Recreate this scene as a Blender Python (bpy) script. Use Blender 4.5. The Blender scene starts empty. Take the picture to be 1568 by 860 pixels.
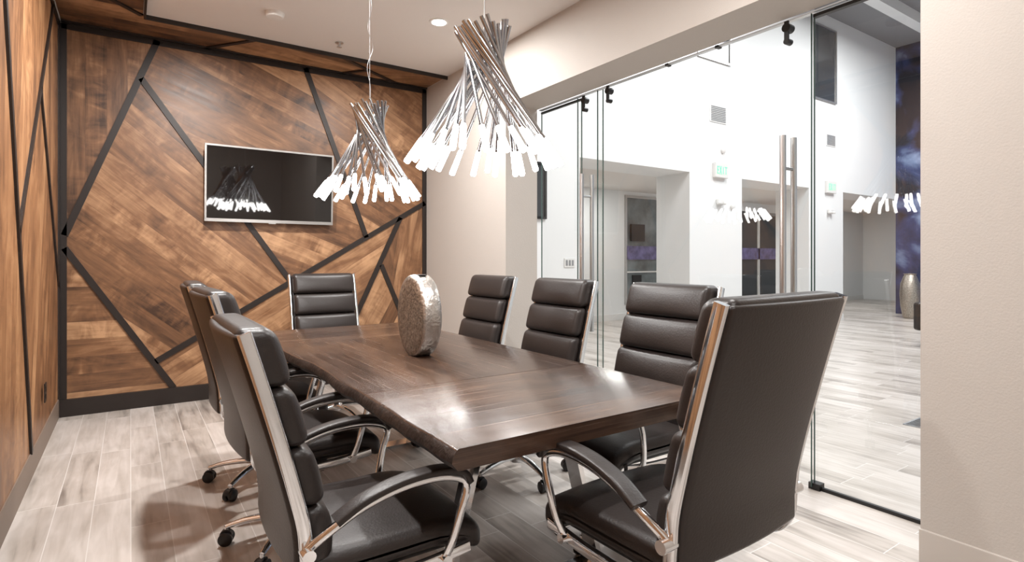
import bpy, bmesh, math, random
from mathutils import Vector, Matrix
random.seed(7)
scene = bpy.context.scene
scene.view_settings.view_transform = 'Standard'
scene.view_settings.look = 'None'

# ------------------------------------------------------------ mesh builder
class MB:
    def __init__(s):
        s.v=[]; s.f=[]; s.m=[]; s.uv={}
    def add(s, vs, fs, m=0, uvs=None):
        o=len(s.v)
        s.v+= [tuple(p) for p in vs]
        s.f+= [tuple(i+o for i in f) for f in fs]
        s.m+= [m]*len(fs)
        if uvs:
            for i,u in enumerate(uvs): s.uv[o+i]=u
    def box(s,x0,x1,y0,y1,z0,z1,m=0):
        vs=[(x0,y0,z0),(x1,y0,z0),(x1,y1,z0),(x0,y1,z0),(x0,y0,z1),(x1,y0,z1),(x1,y1,z1),(x0,y1,z1)]
        s.add(vs,[(0,3,2,1),(4,5,6,7),(0,1,5,4),(1,2,6,5),(2,3,7,6),(3,0,4,7)],m)
    def rbox(s,c,h,r,m=0,deform=None,n=9):
        c=Vector(c); r=min(r,*[q*0.999 for q in h])
        idx={}; vs=[]; fs=[]
        def lin(H):
            a=[-H+r*(t/4.0) for t in range(5)]
            k=n
            mid=[-H+r+(2*(H-r))*i/k for i in range(1,k)]
            b=[-q for q in reversed(a)]
            return a+mid+b
        L=[lin(q) for q in h]
        def vert(p):
            q=Vector(p)
            inn=Vector([max(-(h[i]-r),min(h[i]-r,q[i])) for i in range(3)])
            d=q-inn
            if d.length>1e-9: q=inn+d.normalized()*r
            q+=c
            if deform: q=Vector(deform(q))
            key=tuple(round(t,6) for t in p)
            if key not in idx:
                idx[key]=len(vs); vs.append(tuple(q))
            return idx[key]
        for ax in range(3):
            a1=(ax+1)%3; a2=(ax+2)%3
            for sg in (-1,1):
                for i in range(len(L[a1])-1):
                    for j in range(len(L[a2])-1):
                        quad=[]
                        for (di,dj) in ((0,0),(1,0),(1,1),(0,1)):
                            p=[0,0,0]; p[ax]=sg*h[ax]; p[a1]=L[a1][i+di]; p[a2]=L[a2][j+dj]
                            quad.append(vert(p))
                        if sg<0: quad.reverse()
                        if len(set(quad))==4: fs.append(tuple(quad))
        s.add(vs,fs,m)
    def tube(s,path,w,h=None,m=0,seg=10,hint=(1,0,0),scales=None,sq=False,cap=True):
        h=h or w
        P=[Vector(p) for p in path]; n=len(P); vs=[]; fs=[]
        hint=Vector(hint)
        for i,p in enumerate(P):
            t=(P[min(i+1,n-1)]-P[max(i-1,0)])
            t.normalize()
            sd=hint-t*hint.dot(t)
            if sd.length<1e-4: sd=Vector((0,0,1))-t*t.z
            if sd.length<1e-4: sd=Vector((0,1,0))-t*t.y
            sd.normalize(); up=t.cross(sd)
            k=scales[i] if scales else 1.0
            for j in range(seg):
                a=2*math.pi*(j+.5)/seg
                ca,sa=math.cos(a),math.sin(a)
                if sq:
                    e=.35
                    ca=math.copysign(abs(ca)**e,ca); sa=math.copysign(abs(sa)**e,sa)
                vs.append(p+sd*ca*w*k+up*sa*h*k)
        for i in range(n-1):
            for j in range(seg):
                fs.append((i*seg+j,i*seg+(j+1)%seg,(i+1)*seg+(j+1)%seg,(i+1)*seg+j))
        if cap:
            fs.append(tuple(reversed(range(seg)))); fs.append(tuple((n-1)*seg+j for j in range(seg)))
        s.add(vs,fs,m)
    def lathe(s,prof,c=(0,0,0),m=0,seg=24):
        c=Vector(c); vs=[];fs=[]
        for (r,z) in prof:
            for j in range(seg):
                a=2*math.pi*j/seg
                vs.append(c+Vector((r*math.cos(a),r*math.sin(a),z)))
        for i in range(len(prof)-1):
            for j in range(seg):
                fs.append((i*seg+j,i*seg+(j+1)%seg,(i+1)*seg+(j+1)%seg,(i+1)*seg+j))
        fs.append(tuple(reversed(range(seg)))); fs.append(tuple((len(prof)-1)*seg+j for j in range(seg)))
        s.add(vs,fs,m)
    def mesh(s,name,mats,smooth=True,ang=35):
        me=bpy.data.meshes.new(name)
        me.from_pydata(s.v,[],s.f)
        for m in mats: me.materials.append(m)
        for p,mi in zip(me.polygons,s.m): p.material_index=mi
        if s.uv:
            ul=me.uv_layers.new(name='UVMap')
            for l in me.loops:
                ul.data[l.index].uv=s.uv.get(l.vertex_index,(0,0))
        bm=bmesh.new(); bm.from_mesh(me)
        bmesh.ops.recalc_face_normals(bm,faces=bm.faces)
        bm.to_mesh(me); bm.free()
        if smooth:
            for p in me.polygons: p.use_smooth=True
            me.set_sharp_from_angle(angle=math.radians(ang))
        me.update()
        return me
    def obj(s,name,mats,loc=(0,0,0),smooth=True,ang=35):
        o=bpy.data.objects.new(name,s.mesh(name,mats,smooth,ang))
        scene.collection.objects.link(o); o.location=loc
        return o
def link(name,me,loc,rz=0,sc=(1,1,1)):
    o=bpy.data.objects.new(name,me); scene.collection.objects.link(o)
    o.location=loc; o.rotation_euler=(0,0,math.radians(rz)); o.scale=sc; return o
def smooth(pts,k=6):
    P=[Vector(p) for p in pts]; out=[]
    for i in range(len(P)-1):
        p0=P[max(i-1,0)];p1=P[i];p2=P[i+1];p3=P[min(i+2,len(P)-1)]
        for j in range(k):
            t=j/k
            out.append(.5*((2*p1)+(-p0+p2)*t+(2*p0-5*p1+4*p2-p3)*t*t+(-p0+3*p1-3*p2+p3)*t**3))
    out.append(P[-1]); return out

# ------------------------------------------------------------ materials
def srgb(r,g,b):
    f=lambda c:(c/255/12.92 if c/255<=.04045 else ((c/255+.055)/1.055)**2.4)
    return (f(r),f(g),f(b),1)
def newmat(name):
    m=bpy.data.materials.new(name); m.use_nodes=True
    nt=m.node_tree; return m,nt,nt.nodes['Principled BSDF']
def pmat(name,col,rough=.5,metal=0,bump=0,bscale=50,spec=.5,vary=0,vscale=3):
    m,nt,b=newmat(name)
    b.inputs['Base Color'].default_value=col
    b.inputs['Roughness'].default_value=rough
    b.inputs['Metallic'].default_value=metal
    b.inputs['Specular IOR Level'].default_value=spec
    tc=nt.nodes.new('ShaderNodeTexCoord')
    if vary:
        n=nt.nodes.new('ShaderNodeTexNoise'); n.inputs['Scale'].default_value=vscale; n.inputs['Detail'].default_value=4
        nt.links.new(tc.outputs['Object'],n.inputs['Vector'])
        r=nt.nodes.new('ShaderNodeValToRGB')
        r.color_ramp.elements[0].position=.3; r.color_ramp.elements[1].position=.7
        r.color_ramp.elements[0].color=tuple(c*(1-vary) for c in col[:3])+(1,)
        r.color_ramp.elements[1].color=tuple(min(1,c*(1+vary)) for c in col[:3])+(1,)
        nt.links.new(n.outputs['Fac'],r.inputs['Fac']); nt.links.new(r.outputs['Color'],b.inputs['Base Color'])
    if bump:
        n=nt.nodes.new('ShaderNodeTexNoise'); n.inputs['Scale'].default_value=bscale; n.inputs['Detail'].default_value=3
        nt.links.new(tc.outputs['Object'],n.inputs['Vector'])
        bp=nt.nodes.new('ShaderNodeBump'); bp.inputs['Strength'].default_value=bump; bp.inputs['Distance'].default_value=.01
        nt.links.new(n.outputs['Fac'],bp.inputs['Height']); nt.links.new(bp.outputs['Normal'],b.inputs['Normal'])
    return m
def emat(name,col,st):
    m,nt,b=newmat(name)
    b.inputs['Base Color'].default_value=col
    b.inputs['Emission Color'].default_value=col; b.inputs['Emission Strength'].default_value=st
    return m
def M(nt,op,a,b=None,c=None):
    n=nt.nodes.new('ShaderNodeMath'); n.operation=op
    for i,x in enumerate((a,b,c)):
        if x is None: continue
        if isinstance(x,(int,float)): n.inputs[i].default_value=x
        else: nt.links.new(x,n.inputs[i])
    return n.outputs[0]
def wood(name,c0,c1,c2,pw=.12,rough=.35,fig=.5,seam=.5,vs=22,coat=0,wn=.16,gr=.5):
    m,nt,b=newmat(name)
    uv=nt.nodes.new('ShaderNodeUVMap'); sp=nt.nodes.new('ShaderNodeSeparateXYZ')
    nt.links.new(uv.outputs['UV'],sp.inputs[0]); U,V=sp.outputs[0],sp.outputs[1]
    pv=M(nt,'DIVIDE',V,pw); pid=M(nt,'FLOOR',pv); fr=M(nt,'FRACT',pv)
    def comb(x,y,z):
        c=nt.nodes.new('ShaderNodeCombineXYZ')
        for i,q in enumerate((x,y,z)): nt.links.new(q,c.inputs[i])
        return c.outputs[0]
    def noise(v,d=5,dist=0,ro=.6):
        n=nt.nodes.new('ShaderNodeTexNoise'); n.inputs['Scale'].default_value=1; n.inputs['Detail'].default_value=d
        n.inputs['Distortion'].default_value=dist; n.inputs['Roughness'].default_value=ro
        nt.links.new(v,n.inputs['Vector']); return n.outputs['Fac']
    off=M(nt,'MULTIPLY',pid,3.71)
    g=noise(comb(M(nt,'ADD',M(nt,'MULTIPLY',U,1.6),off),M(nt,'MULTIPLY',V,vs*2.2),off),7,.4,.65)
    bl=noise(comb(M(nt,'ADD',M(nt,'MULTIPLY',U,2.2),off),M(nt,'MULTIPLY',V,6),off),5,.7)
    f=noise(comb(M(nt,'ADD',M(nt,'MULTIPLY',U,9),off),M(nt,'MULTIPLY',V,3.5),off),3,.8)
    f2=noise(comb(M(nt,'ADD',M(nt,'MULTIPLY',U,1.1),off),M(nt,'MULTIPLY',V,2.3),off),2,0)
    w=nt.nodes.new('ShaderNodeTexWhiteNoise'); w.noise_dimensions='1D'; nt.links.new(pid,w.inputs['W'])
    fm=M(nt,'MULTIPLY',M(nt,'MULTIPLY',M(nt,'SUBTRACT',f,.5),fig),M(nt,'MULTIPLY',M(nt,'MAXIMUM',M(nt,'SUBTRACT',f2,.42),0),7))
    val=M(nt,'ADD',M(nt,'ADD',M(nt,'MULTIPLY',g,gr),M(nt,'MULTIPLY',bl,1.25-gr)),M(nt,'MULTIPLY',w.outputs['Value'],wn))
    val=M(nt,'ADD',val,fm)
    val=M(nt,'SUBTRACT',val,.12+wn*.5)
    r=nt.nodes.new('ShaderNodeValToRGB'); e=r.color_ramp.elements
    e[0].position=.22; e[0].color=c0; e[1].position=.8; e[1].color=c2
    k=e.new(.5); k.color=c1
    nt.links.new(val,r.inputs['Fac'])
    s=M(nt,'LESS_THAN',fr,.018/ (pw/.12))
    mx=nt.nodes.new('ShaderNodeMix'); mx.data_type='RGBA'
    nt.links.new(M(nt,'MULTIPLY',s,seam),mx.inputs[0]); nt.links.new(r.outputs['Color'],mx.inputs[6])
    mx.inputs[7].default_value=(c0[0]*.4,c0[1]*.4,c0[2]*.4,1)
    nt.links.new(mx.outputs[2],b.inputs['Base Color'])
    nt.links.new(M(nt,'ADD',M(nt,'MULTIPLY',g,.25),rough-.12),b.inputs['Roughness'])
    b.inputs['Coat Weight'].default_value=coat; b.inputs['Coat Roughness'].default_value=.15
    bp=nt.nodes.new('ShaderNodeBump'); bp.inputs['Strength'].default_value=.12; bp.inputs['Distance'].default_value=.004
    nt.links.new(g,bp.inputs['Height']); nt.links.new(bp.outputs['Normal'],b.inputs['Normal'])
    return m
def floor_mat():
    m,nt,b=newmat('wood_look_tile')
    tc=nt.nodes.new('ShaderNodeTexCoord')
    sp=nt.nodes.new('ShaderNodeSeparateXYZ'); nt.links.new(tc.outputs['Object'],sp.inputs[0])
    X,Y=sp.outputs[0],sp.outputs[1]
    col=M(nt,'FLOOR',M(nt,'DIVIDE',X,.155)); fx=M(nt,'FRACT',M(nt,'DIVIDE',X,.155))
    w1=nt.nodes.new('ShaderNodeTexWhiteNoise'); w1.noise_dimensions='1D'; nt.links.new(col,w1.inputs['W'])
    yy=M(nt,'DIVIDE',M(nt,'ADD',Y,M(nt,'MULTIPLY',w1.outputs['Value'],.92)),.92)
    row=M(nt,'FLOOR',yy); fy=M(nt,'FRACT',yy)
    idv=M(nt,'ADD',M(nt,'MULTIPLY',col,7.13),M(nt,'MULTIPLY',row,3.37))
    w2=nt.nodes.new('ShaderNodeTexWhiteNoise'); w2.noise_dimensions='1D'; nt.links.new(idv,w2.inputs['W'])
    c=nt.nodes.new('ShaderNodeCombineXYZ')
    nt.links.new(M(nt,'MULTIPLY',X,26),c.inputs[0]); nt.links.new(M(nt,'MULTIPLY',Y,2.2),c.inputs[1]); nt.links.new(idv,c.inputs[2])
    n=nt.nodes.new('ShaderNodeTexNoise'); n.inputs['Scale'].default_value=1; n.inputs['Detail'].default_value=6; n.inputs['Distortion'].default_value=.8
    nt.links.new(c.outputs[0],n.inputs['Vector'])
    c2=nt.nodes.new('ShaderNodeCombineXYZ')
    nt.links.new(M(nt,'MULTIPLY',X,7),c2.inputs[0]); nt.links.new(M(nt,'MULTIPLY',Y,2.5),c2.inputs[1]); nt.links.new(idv,c2.inputs[2])
    n2=nt.nodes.new('ShaderNodeTexNoise'); n2.inputs['Scale'].default_value=1; n2.inputs['Detail'].default_value=3
    nt.links.new(c2.outputs[0],n2.inputs['Vector'])
    v=M(nt,'ADD',M(nt,'ADD',M(nt,'MULTIPLY',n.outputs['Fac'],.45),M(nt,'MULTIPLY',n2.outputs['Fac'],.5)),M(nt,'MULTIPLY',w2.outputs['Value'],.2))
    r=nt.nodes.new('ShaderNodeValToRGB'); e=r.color_ramp.elements
    e[0].position=.33; e[0].color=srgb(124,115,108); e[1].position=.72; e[1].color=srgb(206,198,192)
    k=e.new(.5); k.color=srgb(178,169,161)
    nt.links.new(v,r.inputs['Fac'])
    g=M(nt,'MAXIMUM',M(nt,'LESS_THAN',fx,.022),M(nt,'LESS_THAN',fy,.004))
    mx=nt.nodes.new('ShaderNodeMix'); mx.data_type='RGBA'
    nt.links.new(g,mx.inputs[0]); nt.links.new(r.outputs['Color'],mx.inputs[6]); mx.inputs[7].default_value=srgb(218,214,210)
    nt.links.new(mx.outputs[2],b.inputs['Base Color'])
    b.inputs['Roughness'].default_value=.3
    return m
def glass_mat():
    m=bpy.data.materials.new('clear_glass'); m.use_nodes=True; nt=m.node_tree; nt.nodes.clear()
    o=nt.nodes.new('ShaderNodeOutputMaterial'); mx=nt.nodes.new('ShaderNodeMixShader')
    t=nt.nodes.new('ShaderNodeBsdfTransparent'); t.inputs[0].default_value=(.955,.975,.968,1)
    g=nt.nodes.new('ShaderNodeBsdfGlossy'); g.inputs['Roughness'].default_value=0
    ge=nt.nodes.new('ShaderNodeNewGeometry')
    vm=nt.nodes.new('ShaderNodeVectorMath'); vm.operation='DOT_PRODUCT'
    nt.links.new(ge.outputs['Incoming'],vm.inputs[0]); nt.links.new(ge.outputs['Normal'],vm.inputs[1])
    c=M(nt,'ABSOLUTE',vm.outputs['Value'])
    f=M(nt,'ADD',M(nt,'MULTIPLY',M(nt,'POWER',M(nt,'SUBTRACT',1.0,c),5),.9),.07)
    nt.links.new(f,mx.inputs[0]); nt.links.new(t.outputs[0],mx.inputs[1]); nt.links.new(g.outputs[0],mx.inputs[2])
    nt.links.new(mx.outputs[0],o.inputs[0]); return m
def cloud_mat():
    m,nt,b=newmat('blue_cloud_mural')
    tc=nt.nodes.new('ShaderNodeTexCoord')
    n=nt.nodes.new('ShaderNodeTexNoise'); n.inputs['Scale'].default_value=1.1; n.inputs['Detail'].default_value=6; n.inputs['Distortion'].default_value=.6
    nt.links.new(tc.outputs['Object'],n.inputs['Vector'])
    r=nt.nodes.new('ShaderNodeValToRGB'); e=r.color_ramp.elements
    e[0].position=.42; e[0].color=srgb(30,28,38); e[1].position=.66; e[1].color=srgb(150,168,202)
    k=e.new(.52); k.color=srgb(56,66,108)
    nt.links.new(n.outputs['Fac'],r.inputs['Fac']); nt.links.new(r.outputs['Color'],b.inputs['Base Color'])
    b.inputs['Roughness'].default_value=.5
    return m

m_wood=wood('stained_birch_panel',srgb(66,45,32),srgb(128,91,63),srgb(188,147,110),.14,.4,.5,.35,16,0,.34,.45)
m_woodL=wood('stained_birch_panel_warm',srgb(84,56,38),srgb(148,104,70),srgb(198,152,110),.14,.4,.35,.3,16,0,.3,.45)
m_table=wood('dark_walnut',srgb(38,27,21),srgb(66,48,38),srgb(104,79,62),.2,.24,.06,.8,26,.35,.2,.7)
m_edge=pmat('live_edge_bark',srgb(44,32,26),.45,0,.6,35,vary=.3,vscale=20)
m_strip=pmat('black_bronze_strip',srgb(42,35,32),.45,.2)
m_leather=pmat('espresso_leather',srgb(45,39,37),.38,0,.1,160,.45)
m_chrome=pmat('polished_chrome',(.88,.91,.94,1),.1,1)
m_steel=pmat('brushed_steel',(.6,.61,.62,1),.3,1)
m_black=pmat('black_plastic',srgb(24,22,22),.4)
m_wall=pmat('greige_wall_paint',srgb(190,183,176),.65,0,.12,120)
m_beam=pmat('greige_beam_paint',srgb(186,179,172),.65,0,.1,120)
m_white=pmat('white_wall_paint',srgb(234,235,235),.6,0,.08,120)
m_ceil=pmat('ceiling_paint',srgb(224,220,216),.75,0,.08,150)
m_gray=pmat('gray_ceiling_paint',srgb(140,141,144),.7)
m_base=pmat('baseboard_paint',srgb(194,187,180),.45)
m_baseL=pmat('taupe_baseboard_paint',srgb(130,114,102),.5)
m_floor=floor_mat()
m_glass=glass_mat()
m_gedge=pmat('glass_edge_green',srgb(70,88,84),.2)
m_tip=emat('lit_frosted_acrylic',(1,.98,.96,1),16)
m_lamp=emat('recessed_and_fill_lens',(1,.97,.93,1),30)
m_screen=pmat('tv_screen_glass',srgb(16,12,11),.03,0,0,1,.7)
m_screen.node_tree.nodes['Principled BSDF'].inputs['IOR'].default_value=1.55
m_silver=pmat('satin_silver',srgb(190,188,186),.3,.8)
m_hammer=pmat('hammered_pewter',srgb(176,168,158),.32,.85,.7,45,vary=.35,vscale=60)
m_hammer2=pmat('hammered_pewter_rim',srgb(205,200,194),.3,.85,.6,45)
m_exit=emat('exit_sign_lens',srgb(110,235,165),1.0)
m_dark=pmat('dark_tinted_glass',srgb(62,64,66),.08,0,0,1,.6)
m_purple=pmat('violet_frosted_band',srgb(104,100,142),.4,vary=.45,vscale=8)
m_teal=pmat('slate_teal_panel',srgb(110,118,120),.3,0,vary=.5,vscale=2.5)
m_cloud=cloud_mat()
m_plate=pmat('white_plastic',srgb(225,224,222),.4)

# ------------------------------------------------------------ room shell
XL,XR,YB,ZC=-.48,2.70,5.67,3.12
XO=3.04
def box(name,x0,x1,y0,y1,z0,z1,mat):
    b=MB(); b.box(x0,x1,y0,y1,z0,z1); return b.obj(name,[mat],smooth=False)
box('floor',-1,19,-4,9,-.1,0,m_floor)
box('ceiling',XL-.2,XR,-1.8,YB+.2,ZC,ZC+.15,m_ceil)
box('wall_back',XL-.2,XO,YB,YB+.2,0,ZC+.2,m_wall)
box('wall_left',XL-.2,XL,-1.8,YB,0,ZC,m_wall)
box('wall_front',XL,XR,-2,-1.8,0,ZC,m_wall)
box('wall_right_pier',XR,XO,4.07,YB,0,2.59,m_wall)
box('wall_right_near',XR,XO,-2,.97,0,2.59,m_wall)
box('wall_right_header',XR,XO,-2,YB,2.59,6.0,m_beam)
# baseboards
box('baseboard_back',XL+.02,XR,YB-.045,YB,0,.135,m_strip)
box('baseboard_left',XL,XL+.018,-1.8,YB-.045,0,.15,m_baseL)
box('baseboard_right',XR-.016,XR,-1.8,.97,0,.135,m_base)
box('baseboard_pier',XR-.016,XR,4.07,YB-.045,0,.135,m_base)

# wood panelling -------------------------------------------------
def panelling(name,polys,strips,mapf,depth,woodm,sw=.024):
    b=MB()
    for k,(pts,ang) in enumerate(polys):
        a=math.radians(ang); ca,sa=math.cos(a),math.sin(a); n=len(pts)
        uvs=[((p[0]*ca+p[1]*sa)+k*3.3,(-p[0]*sa+p[1]*ca)+k*1.71+20) for p in pts]
        vs=[mapf(p[0],p[1],depth) for p in pts]
        b.add(vs,[tuple(range(n))],0,uvs)
    for (p,q) in strips:
        p=Vector(p);q=Vector(q);d=(q-p).normalized();nn=Vector((-d.y,d.x))*sw
        c=[p+nn,p-nn,q-nn,q+nn]
        vs=[mapf(t.x,t.y,depth) for t in c]+[mapf(t.x,t.y,depth+.012) for t in c]
        b.add(vs,[(0,1,2,3),(4,5,6,7),(0,1,5,4),(1,2,6,5),(2,3,7,6),(3,0,4,7)],1)
    return b.obj(name,[woodm,m_strip],smooth=False)
XS=-.45
A0=(.19,3.10);A1=(XS,1.37);C0=(.075,2.76);C1=(1.26,1.045);D0=(.177,.37);D1=(2.68,1.855)
E0=(1.41,3.10);E1=(2.02,1.463);F0=(2.395,1.685);F1=(1.66,.13);G0=(2.18,1.18);G1=(2.63,.13);B1=(.31,.13)
A1s=(-.43,1.43); B0s=(-.43,1.33)
TL=(XS,3.10);TR=(2.69,3.10);BL=(XS,.13);BR=(2.69,.13)
polys=[([TL,A0,A1],90),([A1,C0,C1,D0],-40),([A0,E0,E1,C1,C0],-22),([E0,TR,D1,F0,E1],-30),
       ([A1,D0,B1,BL],0),([D0,C1,E1,F0,F1,B1],32),([F0,D1,BR,G1,G0],80),([F1,G0,G1],60)]
strips=[(A0,A1s),(B0s,B1),(C0,C1),(D0,D1),(E0,E1),(F0,F1),(G0,G1),
        ((-.44,.13),(-.44,3.10)),((2.675,.13),(2.675,3.10)),((-.45,3.085),(2.69,3.085))]
panelling('wood_paneling_back',polys,strips,lambda u,v,d:(u,YB-d,v),.012,m_wood)
# left wall: coordinates (y,z)
a0=(5.25,3.10);a1=(3.72,1.38);a2=(4.15,.15);a3=(2.6,.15);a4=(3.1,3.10);a5=(2.2,1.9);a6=(1.2,3.10);a7=(.9,.15);a8=(5.64,1.0);a9=(4.55,2.32)
polysL=[([(5.64,3.10),a0,a9,a8],90),([a8,a9,a1,a2,(5.64,.15)],70),([a0,a4,a1,a9],80),
        ([a4,a6,a5],88),([a4,a5,a3,a2,a1],85),([a6,(-1.79,3.10),(-1.79,.15),a7,a5],90),([a5,a7,a3],60)]
stripsL=[(a0,a1),(a1,a2),(a1,a4),(a4,a5),(a5,a3),(a5,a6),(a5,a7),(a9,a8),((5.615,.15),(5.615,3.10)),((5.64,3.085),(-1.79,3.085))]
panelling('wood_paneling_left',polysL,stripsL,lambda u,v,d:(XL+d,u,v),.012,m_woodL,.02)
# ceiling band: coordinates (x,y)
cb0=(.08,5.16)
polysC=[([(-.45,5.64),(.55,5.64),(.9,5.16),cb0,(.08,4.6),(-.45,4.6)],0),([(.55,5.64),(1.75,5.64),(2.0,5.16),(.9,5.16)],12),
        ([(1.75,5.64),(2.69,5.64),(2.69,5.16),(2.0,5.16)],-25),([(-.45,4.6),(.08,4.6),(.08,-1.79),(-.45,-1.79)],90)]
stripsC=[((.55,5.64),(.9,5.17)),((1.75,5.64),(1.95,5.40)),((2.35,5.64),(1.95,5.40)),((1.95,5.40),(1.6,5.17)),((-.45,4.6),(.07,5.15)),((-.45,3.0),(.07,2.2)),((-.45,5.625),(2.69,5.625))]
panelling('wood_paneling_ceiling',polysC,stripsC,lambda u,v,d:(u,v,ZC-d),.004,m_wood,.018)
box('trim_1',.085,.1,-1.79,5.145,ZC-.035,ZC,m_strip)
box('trim_2',.085,XR-.002,5.145,5.16,ZC-.035,ZC,m_strip)
b=MB(); b.box(XL+.026,XL+.032,4.62,4.70,.33,.45,0); b.box(XL+.032,XL+.034,4.645,4.675,.35,.38,1); b.box(XL+.032,XL+.034,4.645,4.675,.40,.43,1)
b.obj('wall_outlet',[m_black,m_strip],smooth=False)

# ------------------------------------------------------------ lobby shell
YF=5.62
b=MB()
for x0,x1 in ((XO,4.9),(7.13,8.48),(10.6,11.9)): b.box(x0,x1,YF,6.28,0,2.58)
b.box(XO,18,YF,6.28,2.58,6.0)
b.obj('wall_lobby_far',[m_white],smooth=False)
box('wall_lobby_mural',14.3,14.5,-4,YF,0,6.0,m_cloud)
box('wall_lobby_end',XO,14.3,-4.2,-4,0,6.0,m_white)
box('wall_lobby_left',XO-.02,XO,-4,-2,0,6.0,m_white)
box('wall_hall_back',XO-.1,19,8.2,8.4,0,2.62,m_white)
box('wall_hall_left',XO-.1,XO,6.28,8.2,0,2.62,m_white)
box('wall_hall_right',18.6,18.8,6.28,8.2,0,2.62,m_white)
box('ceiling_hall',XO-.1,19,6.28,8.4,2.62,2.75,m_ceil)
b=MB(); b.box(XO-.4,14.5,-4.2,6.28,6.0,6.2,0)
b.box(9.2,13.2,4.55,4.75,5.8,6.0,1); b.box(9.2,9.4,1,4.55,5.8,6.0,1); b.box(13.0,13.2,1,4.55,5.8,6.0,1)
b.obj('ceiling_lobby',[m_gray,m_white],smooth=False)
b=MB()
for x0,x1 in ((XO,4.9),(7.13,8.48),(10.6,11.9)): b.box(x0,x1,YF-.014,YF,0,.12)
b.obj('baseboard_lobby',[m_plate],smooth=False)
box('baseboard_hall',XO,18.6,8.185,8.2,0,.12,m_plate)

def framed(name,x0,x1,y,z0,z1,fm,pm,t=.05,extra=None):
    b=MB()
    b.box(x0,x1,y-.03,y,z0,z0+t,0);b.box(x0,x1,y-.03,y,z1-t,z1,0);b.box(x0,x0+t,y-.03,y,z0+t,z1-t,0);b.box(x1-t,x1,y-.03,y,z0+t,z1-t,0)
    b.box(x0+t,x1-t,y-.012,y,z0+t,z1-t,1)
    if extra: extra(b)
    return b.obj(name,[fm,pm,m_purple,m_black,m_plate],smooth=False)
framed('window_1',7.3,8.15,YF,4.4,5.7,m_silver,m_dark,.03)
framed('window_2',10.75,11.6,YF,4.3,5.75,m_silver,m_dark,.03)
framed('window_3',8.35,9.35,8.2,.3,2.54,m_silver,m_teal,.05,lambda b:(b.box(8.4,9.3,8.16,8.18,1.22,1.5,2),b.box(8.5,8.9,8.15,8.18,1.6,1.95,3),b.box(8.4,9.3,8.16,8.18,.95,.98,4),b.box(8.55,8.8,8.15,8.18,.5,.9,3)))
framed('window_4',12.0,14.6,8.2,.1,2.4,m_black,m_dark,.07,lambda b:(b.box(12.1,14.5,8.15,8.18,1.22,1.5,2),b.box(13.0,13.05,8.15,8.19,.15,2.35,4),b.box(13.9,13.95,8.15,8.19,.15,2.35,4)))
framed('framed_picture',3.95,4.33,YF,1.74,2.45,m_black,m_dark,.03)
def vent(name,x,z,w,h):
    b=MB(); b.box(x-w/2,x+w/2,YF-.012,YF,z-h/2,z+h/2,0)
    n=9
    for i in range(n):
        zz=z-h/2+.03+(h-.06)*i/(n-1); b.box(x-w/2+.025,x+w/2-.025,YF-.02,YF-.011,zz-.007,zz+.004,1)
    return b.obj(name,[m_plate,m_gray],smooth=False)
vent('wall_vent',7.83,3.57,.42,.28); vent('wall_vent',11.4,3.57,.36,.24)
def exit_sign(x,z):
    b=MB(); w,h=.34,.24
    b.rbox((x,YF-.03,z),(w/2,.03,h/2),.01,0,n=1)
    y0,y1=YF-.065,YF-.0605
    lh=.06; s=.012
    def R(a,c,d,e): b.box(x+a,x+c,y0,y1,z+d,z+e,1)
    o=-.125
    R(o,o+s,-lh,lh);R(o,o+.04,lh-s,lh);R(o,o+.04,-s/2,s/2);R(o,o+.04,-lh,-lh+s)
    for sg in (-1,1):
        for i in range(8):
            t=-lh+2*lh*i/7; R(o+.085+sg*t*.35-.006,o+.085+sg*t*.35+.006,t-.008,t+.008)
    R(o+.147,o+.159,-lh,lh); R(o+.195,o+.25,lh-s,lh);R(o+.217,o+.229,-lh,lh)
    b.obj('exit_sign',[m_plate,m_exit],smooth=False)
exit_sign(7.86,2.66); exit_sign(11.35,2.64)
def elight(x,z):
    b=MB(); b.rbox((x,YF-.03,z),(.09,.03,.045),.02,0,n=2)
    for sx in (-.06,.06): b.lathe([(.03,0),(.04,.02),(.035,.045),(.01,.05)],(x+sx,YF-.05,z-.05),0,12)
    b.obj('emergency_light',[m_plate])
elight(7.86,2.16); elight(11.35,2.17)
def disc_dev(name,x,z):
    b=MB(); b.tube([(x,YF,z),(x,YF-.03,z),(x,YF-.04,z)],.05,m=0,seg=20,scales=[1,1,.7]); b.obj(name,[m_plate])
disc_dev('wall_sensor',7.95,3.0); disc_dev('fire_alarm_strobe',8.2,2.1)
b=MB(); b.rbox((4.72,YF-.005,1.19),(.09,.005,.06),.004,0,n=1)
for i in (-1,0,1): b.box(4.72+i*.05-.014,4.72+i*.05+.014,YF-.015,YF-.01,1.155,1.225,1)
b.obj('light_switch',[m_plate,m_gray],smooth=False)
b=MB(); b.lathe([(.10,0),(.13,.03),(.17,.25),(.185,.5),(.17,.72),(.12,.86),(.10,.9),(.12,.93),(.09,.93),(.08,.88)],(13.4,5.0,0),0,32)
b.obj('floor_vase',[m_hammer])
b=MB(); b.box(4.8,5.1,1.72,1.84,0,.006,0)
for i in range(9): b.box(4.815+i*.031,4.83+i*.031,1.735,1.825,.006,.008,1)
b.obj('floor_register',[m_gray,m_black],smooth=False)
b=MB()
b.rbox((0,0,.36),(.32,.32,.1),.05,0,n=3); b.rbox((0,-.3,.62),(.36,.08,.34),.05,0,n=3)
for sx in (-1,1):
    b.rbox((sx*.36,0,.42),(.06,.36,.2),.04,0,n=3)
    for sy in (-1,1): b.tube([(sx*.3,sy*.28,.28),(sx*.32,sy*.3,0)],.02,m=1,seg=8)
o=b.obj('lounge_armchair',[m_black,m_steel],loc=(9.4,2.9,0)); o.rotation_euler=(0,0,math.radians(60))

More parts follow.
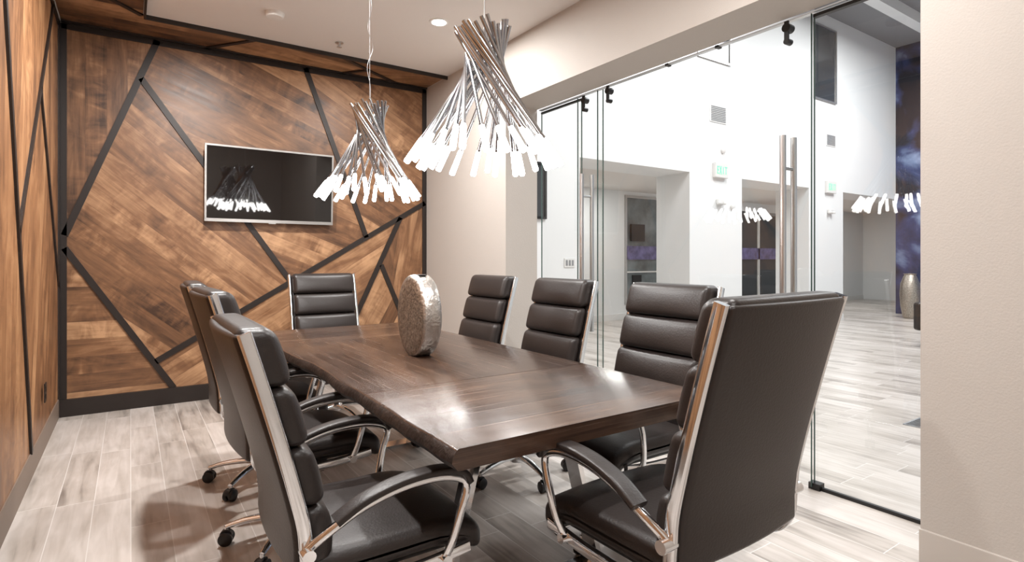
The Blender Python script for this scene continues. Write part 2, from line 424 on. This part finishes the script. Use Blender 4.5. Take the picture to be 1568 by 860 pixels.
# ------------------------------------------------------------ glass doors
def gpanel(y0,y1,x,z0=.015,z1=2.572):
    b=MB(); t=.005
    b.add([(x,y0,z0),(x,y1,z0),(x,y1,z1),(x,y0,z1)],[(0,1,2,3)],0)
    b.box(x-t,x+t,y0-.002,y0+.002,z0,z1,1); b.box(x-t,x+t,y1-.002,y1+.002,z0,z1,1)
    return b
def hanger(b,x,y):
    b.tube([(x-.02,y,2.46),(x+.02,y,2.46)],.018,m=2,seg=14,hint=(0,0,1))
    b.tube([(x-.025,y,2.535),(x+.025,y,2.535)],.025,m=2,seg=16,hint=(0,0,1))
    b.box(x-.022,x-.01,y-.012,y+.012,2.45,2.572,2)
def handle(b,x,y):
    for dx in (-.055,.055):
        b.tube([(x+dx,y,.65),(x+dx,y,1.93)],.017,m=3,seg=16)
    for z in (.85,1.75): b.tube([(x-.055,y,z),(x+.055,y,z)],.009,m=3,seg=10,hint=(0,0,1))
gm=[m_glass,m_gedge,m_black,m_steel]
b=gpanel(.975,1.60,3.075); b.box(3.066,3.084,.975,1.60,.0,.018,2); b.box(3.06,3.09,.975,1.6,2.555,2.572,2)
b.box(3.05,3.1,1.56,1.62,0,.035,2); b.obj('door_1',gm)
b=gpanel(1.60,3.28,3.045); hanger(b,3.045,1.73); hanger(b,3.045,3.15); handle(b,3.045,1.73); b.obj('door_2',gm)
b=gpanel(3.24,3.54,3.065); hanger(b,3.065,3.45); handle(b,3.065,3.43); b.obj('door_3',gm)
b=gpanel(3.52,4.065,3.09); b.box(3.08,3.1,3.52,4.065,0,.018,2);b.box(3.08,3.1,3.52,4.065,2.555,2.572,2); b.obj('window_glass_panel',gm)
b=MB()
for y in (2.2,2.6): b.box(3.05,3.09,y-.012,y+.012,2.574,2.5895,0)
b.box(3.055,3.085,1.0,4.06,2.580,2.5895,1)
b.obj('sliding_door_track',[m_black,m_steel])

# ------------------------------------------------------------ table
T0,T1=1.27,4.03; XTR=1.75; ZT=.76; TH=.058
def xl(y):
    k=min(1,max(0,(y-1.3)/1.0))
    return .69+k*(.014*math.sin(y*3.1+.6)+.008*math.sin(y*7.7))+.002*math.sin(y*19)
b=MB()
def slab(y0,y1,kind,off):
    n=max(8,int((y1-y0)/.04)); secs=[]
    for i in range(n+1):
        y=y0+(y1-y0)*i/n; x=xl(y); w=.003*math.sin(y*13)+.002*math.sin(y*31)
        secs.append([(x+.010,y,ZT),(x+.002,y,ZT-.005),(x-.008+w,y,ZT-.022),(x-.010+w,y,ZT-.036),(x+.008+w,y,ZT-TH),
                     (XTR-.004,y,ZT-TH),(XTR,y,ZT-TH+.004),(XTR,y,ZT-.004),(XTR-.004,y,ZT)])
    k=9; vs=[p for s in secs for p in s]
    fs=[];fe=[]
    for i in range(n):
        for j in range(k):
            q=(i*k+j,i*k+(j+1)%k,(i+1)*k+(j+1)%k,(i+1)*k+j)
            (fe if j in (1,2,3) else fs).append(q)
    fs.append(tuple(range(k))); fs.append(tuple(n*k+j for j in range(k)))
    if kind==0: uv=[(p[1]+off,p[0]+off*1.3+ (ZT-p[2])) for p in vs]
    else: uv=[(p[0]+off,p[1]+off*1.3+(ZT-p[2])) for p in vs]
    o=len(b.v); b.add(vs,fs,0,uv)
    b.f+= [tuple(i+o for i in f) for f in fe]; b.m+=[1]*len(fe)
slab(T0,1.975,1,11.07); slab(1.979,3.34,0,5); slab(3.344,T1,1,8.2)
for y in (1.72,3.55):
    b.box(.9,1.5,y-.05,y+.05,ZT-TH-.012,ZT-TH,2)
    b.tube([(1.04,y,.69),(.86,y,.012)],.012,.045,2,4,hint=(1,0,0),sq=True)
    b.tube([(1.40,y,.69),(1.58,y,.012)],.012,.045,2,4,hint=(1,0,0),sq=True)
    b.box(.80,1.64,y-.05,y+.05,0,.014,2)
b.obj('conference_table',[m_table,m_edge,m_chrome],ang=40)

# disc vase on table
b=MB()
N=48; prof=[(-.055,.0),(-.055,.55),(-.054,.86),(-.048,.96),(-.036,1.0),(.036,1.0),(.048,.96),(.054,.86),(.055,.55),(.055,.0)]
ay,az=.165,.207; vs=[];fs=[]
for (x,s) in prof:
    for j in range(N):
        a=2*math.pi*j/N; zz=az*s*math.sin(a); zz=max(zz,-az*.965)
        vs.append((x,ay*s*math.cos(a),zz+az*.965))
fa=[];fb=[]
for i in range(len(prof)-1):
    for j in range(N):
        q=(i*N+j,i*N+(j+1)%N,(i+1)*N+(j+1)%N,(i+1)*N+j)
        (fb if 3<=i<=5 else fa).append(q)
b.add(vs,fa,0); b.f+=fb; b.m+=[1]*len(fb)
b.box(-.02,.02,-.05,.05,2*az-.012,2*az-.0075,2)
o=b.obj('disc_vase',[m_hammer,m_hammer2,m_black],loc=(1.21,2.62,ZT+.0005),ang=50)

# ------------------------------------------------------------ office chair
def chair_mesh():
    b=MB()
    def by(z):
        t=max(0,(z-.56)/.56); return -.23-.145*t**1.15
    ZTOP=1.125
    def dfr(q): return (q.x, q.y+by(q.z)-.018*(1-(q.x/.25)**2), q.z)
    b.rbox((0,-.012,.785),(.25,.016,.325),.014,0,dfr,n=10)
    zs=[.47,.635,.80,.965,ZTOP]
    for i in range(4):
        zc=(zs[i]+zs[i+1])/2; hz=(zs[i+1]-zs[i])/2
        top=(i==3)
        def dfc(q,zc=zc,hz=hz):
            fz=1-((q.z-zc)/hz)**2; fx=1-(q.x/.25)**4
            k=1 if q.y>.03 else 0
            return (q.x, q.y+by(q.z)+k*(.016*fz*fx), q.z)
        b.rbox((0,.034 if not top else .022,zc),(.246,.034 if not top else .048,hz-.001),.03,0,dfc,n=8)
    for sx in (-1,1):
        x=sx*.262
        pts=[(x,by(z)-.004,z) for z in (1.115,1.08,1.0,.9,.8,.7,.6,.52)]
        pts+=[(x,-.226,.455),(x,-.185,.41),(x,-.11,.392),(x,0,.392),(x,.12,.397),(x,.235,.41)]
        b.tube(smooth(pts,4),.010,.017,1,12,hint=(1,0,0),sq=True)
        ax=sx*.305
        arm=[(sx*.27,.15,.40),(sx*.292,.165,.46),(ax,.185,.55),(ax,.203,.615),(ax,.185,.645),(ax,.11,.664),(ax,0,.66),(ax,-.1,.634),(sx*.298,-.18,.592),(sx*.272,-.235,.54)]
        b.tube(smooth(arm,5),.011,.013,1,10,hint=(1,0,0))
        pad=[(ax,.207,.634),(ax,.185,.668),(ax,.11,.686),(ax,0,.68),(ax,-.1,.654),(ax,-.175,.614)]
        b.tube(smooth(pad,6),.026,.010,0,12,hint=(1,0,0),sq=True)
        b.tube([(sx*.255,-.236,.535),(sx*.30,-.236,.535)],.017,m=1,seg=14,hint=(0,0,1))
        b.tube([(sx*.255,.15,.40),(sx*.29,.15,.40)],.015,m=1,seg=14,hint=(0,0,1))
    for y,z in ((.20,.405),(-.15,.398)):
        b.tube([(-.262,y,z),(.262,y,z)],.011,m=1,seg=10,hint=(0,0,1))
    def dfs(q):
        z=q.z
        if q.y>.12: z-= .045*((q.y-.12)/.16)**2
        if q.z>.46: z+= .012*(1-(q.x/.25)**2)-.010*(1-((q.y-.02)/.26)**2)
        return (q.x,q.y,z)
    b.rbox((0,.035,.462),(.250,.262,.045),.036,0,dfs,n=12)
    b.rbox((0,.02,.412),(.22,.2,.012),.01,2,None,n=2)
    b.rbox((0,-.01,.375),(.09,.12,.028),.012,2,None,n=2)
    b.tube([(.06,.02,.37),(.2,.03,.37)],.006,m=1,seg=8,hint=(0,0,1)); b.tube([(.2,.03,.37),(.25,.03,.372)],.012,.006,2,8,hint=(0,1,0))
    b.lathe([(.026,.09),(.026,.25),(.016,.252),(.016,.36)],(0,0,0),1,18)
    b.lathe([(.045,.075),(.05,.085),(.05,.12),(.038,.135)],(0,0,0),1,20)
    for i in range(5):
        a=math.radians(90+72*i+12); d=Vector((math.cos(a),math.sin(a),0)); sd=Vector((-d.y,d.x,0))
        pts=[d*.03+Vector((0,0,.108)),d*.12+Vector((0,0,.11)),d*.22+Vector((0,0,.098)),d*.295+Vector((0,0,.078))]
        b.tube(smooth(pts,3),.02,.015,1,10,hint=tuple(sd),scales=[1.25-.55*i2/9 for i2 in range(10)])
        c=d*.295
        b.tube([c+Vector((0,0,.05)),c+Vector((0,0,.08))],.009,m=1,seg=8)
        cc=c+Vector((0,0,.0295))
        for s in (-1,1):
            b.tube([cc+sd*s*.006,cc+sd*s*.01,cc+sd*s*.024,cc+sd*s*.027],.0295,m=2,seg=20,hint=(0,0,1),scales=[.9,1,1,.85])
        b.tube([cc+Vector((0,0,.012))-sd*.012,cc+Vector((0,0,.012))+sd*.012],.026,m=2,seg=14,hint=(0,0,1))
    return b.mesh('office_chair',[m_leather,m_chrome,m_black],ang=50)
CH=chair_mesh()
for (x,y,r,s) in ((1.37,1.16,1,(1.06,1.0,1.03)),(.60,1.72,-90,(1,1,.96)),(.62,2.62,-88,(1,1,1)),(.63,3.42,-92,(1,1,1)),(1.32,4.38,180,(1,1,1)),
                (1.86,3.5,90,(1,1,1)),(1.86,2.68,90,(1,1,1)),(1.86,1.85,90,(1,1,1))):
    link('office_chair',CH,(x,y,0),r,s)

# ------------------------------------------------------------ chandeliers
m_chandchrome=pmat('dark_chrome',(.5,.51,.53,1),.14,1)
def chandelier(x,y,ztop,loop=False,rot=0):
    b=MB(); n=28; H=.555
    for i in range(n):
        th=2*math.pi*i/n+rot; j=random.uniform(-.02,.02)
        r1=.108+random.uniform(-.010,.010); r2=.302+random.uniform(-.02,.012); dl=math.radians(124+random.uniform(-4,4))
        dz=random.uniform(-.015,.02); dz2=random.uniform(-.01,.015)
        A=Vector((r1*math.cos(th),r1*math.sin(th),ztop+dz)); B=Vector((r2*math.cos(th+dl+j),r2*math.sin(th+dl+j),ztop-H+dz2))
        d=(B-A).normalized(); L=(B-A).length; Cc=A+d*(L-.12)
        hint=tuple(d.orthogonal())
        b.tube([A,Cc],.0078,m=0,seg=10,hint=hint)
        b.tube([Cc-d*.01,Cc+d*.012],.0095,m=0,seg=10,hint=hint)
        b.tube([Cc,Cc+d*.01,B-d*.006,B],.012,m=1,seg=12,hint=hint,scales=[.75,.9,1.05,.9])
    b.lathe([(.06,-.012),(.066,-.008),(.066,.008),(.06,.012)],(0,0,ztop-.14),0,24)
    b.lathe([(.012,-.14),(.014,0.0),(.006,.03)],(0,0,ztop-.03),0,12)
    if loop:
        pts=[(0,0,ztop-.03),(.004,0,ztop+.12),(-.012,.01,ztop+.24),(.02,0,ztop+.36),(-.015,-.01,ztop+.47),(.012,0,ztop+.6),(-.004,0,ztop+.75),(0,0,ZC-.02)]
        b.tube(smooth(pts,6),.0014,m=2,seg=6)
        b.tube([(0,0,ztop),(0,0,ZC-.02)],.0014,m=2,seg=6)
    else:
        b.tube([(0,0,ztop),(0,0,ZC-.02)],.002,m=2,seg=6)
    b.lathe([(.065,-.03),(.07,-.02),(.07,0)],(0,0,ZC),0,24)
    o=b.obj('chandelier',[m_chandchrome,m_tip,m_steel],loc=(x,y,0),ang=40)
chandelier(1.19,1.95,2.185); chandelier(1.2,3.3,2.17,True,.1)

# ------------------------------------------------------------ TV (tilted slightly down on its mount)
b=MB()
hx,hz=.5575,.34; t=.022
b.box(-hx+.012,hx-.012,0,.04,-hz+.012,hz-.012,2)
b.box(-hx,hx,-.008,.02,-hz,-hz+t*1.3,0);b.box(-hx,hx,-.008,.02,hz-t*.7,hz,0)
b.box(-hx,-hx+t*.7,-.008,.02,-hz+t,hz-t*.5,0);b.box(hx-t*.7,hx,-.008,.02,-hz+t,hz-t*.5,0)
b.box(-hx+.01,hx-.01,-.003,0,-hz+.02,hz-.01,1)
b.box(-.03,.03,-.008,.01,-hz-.008,-hz,0)
b.box(-.2,.2,.04,.060,-.17,.17,2)
o=b.obj('television',[m_silver,m_screen,m_black],loc=(1.0925,YB-.105,1.915),smooth=False)
o.rotation_euler=(math.radians(3.1),0,0)

# ceiling devices
b=MB(); b.lathe([(.04,-.038),(.06,-.035),(.068,-.012),(.07,0)],(.91,4.56,ZC),0,28); b.obj('smoke_detector',[m_plate])
b=MB(); b.lathe([(.012,-.035),(.012,-.01),(.035,-.006),(.035,0)],(1.5,4.87,ZC),0,20); b.lathe([(.02,-.042),(.022,-.04),(.02,-.037)],(1.5,4.87,ZC),0,16); b.obj('fire_sprinkler',[m_steel])
def light(kind,name,loc,power,size=.2,col=(1,.95,.88),rot=(0,0,0),sy=None,spread=None):
    l=bpy.data.lights.new(name,kind); l.energy=power; l.color=col
    if kind=='AREA':
        l.shape='RECTANGLE' if sy else 'DISK'; l.size=size
        if sy: l.size_y=sy
        if spread: l.spread=math.radians(spread)
    else: l.shadow_soft_size=size
    o=bpy.data.objects.new(name,l); scene.collection.objects.link(o); o.location=loc; o.rotation_euler=rot
    return o
for (x,y,p) in ((2.02,4.0,46),(.55,4.0,78),(1.9,1.2,28),(.55,1.9,62),(.6,-.6,30)):  # first downlight is the visible one; the rest are unseen, added for fill
    b=MB()
    b.lathe([(.052,-.003),(.06,-.008),(.075,-.006),(.078,-.0005)],(x,y,ZC),0,28)
    b.lathe([(.05,-.0095),(.05,-.0085)],(x,y,ZC),1,24)
    b.obj('recessed_and_fill_light',[m_plate,m_lamp])
    light('AREA','recessed_and_fill_lamp',(x,y,ZC-.02),p,.1,(1,.985,.965))
light('AREA','lobby_ceiling_lamp',(6,2.5,5.95),370,2.2,(.985,.99,1),sy=3)
light('AREA','lobby_ceiling_lamp',(11,2.5,5.75),370,2.2,(.985,.99,1),sy=3)
light('AREA','hall_ceiling_lamp',(7.0,7.2,2.6),26,.5,(1,.98,.95))
light('AREA','hall_ceiling_lamp',(11.5,7.2,2.6),26,.5,(1,.98,.95))
light('AREA','hall_ceiling_lamp',(15.5,7.2,2.6),32,.5,(1,.98,.95))

# world
w=bpy.data.worlds.new('World'); scene.world=w; w.use_nodes=True
w.node_tree.nodes['Background'].inputs[0].default_value=(.8,.85,.9,1); w.node_tree.nodes['Background'].inputs[1].default_value=.3

# camera
cd=bpy.data.cameras.new('camera'); cam=bpy.data.objects.new('camera',cd); scene.collection.objects.link(cam)
cam.location=(0,0,1.25); cam.rotation_euler=(math.radians(90),0,math.radians(-34.2))
cd.sensor_width=36; cd.lens=19.74; cd.shift_y=-.0223; cd.clip_start=.02
scene.camera=cam
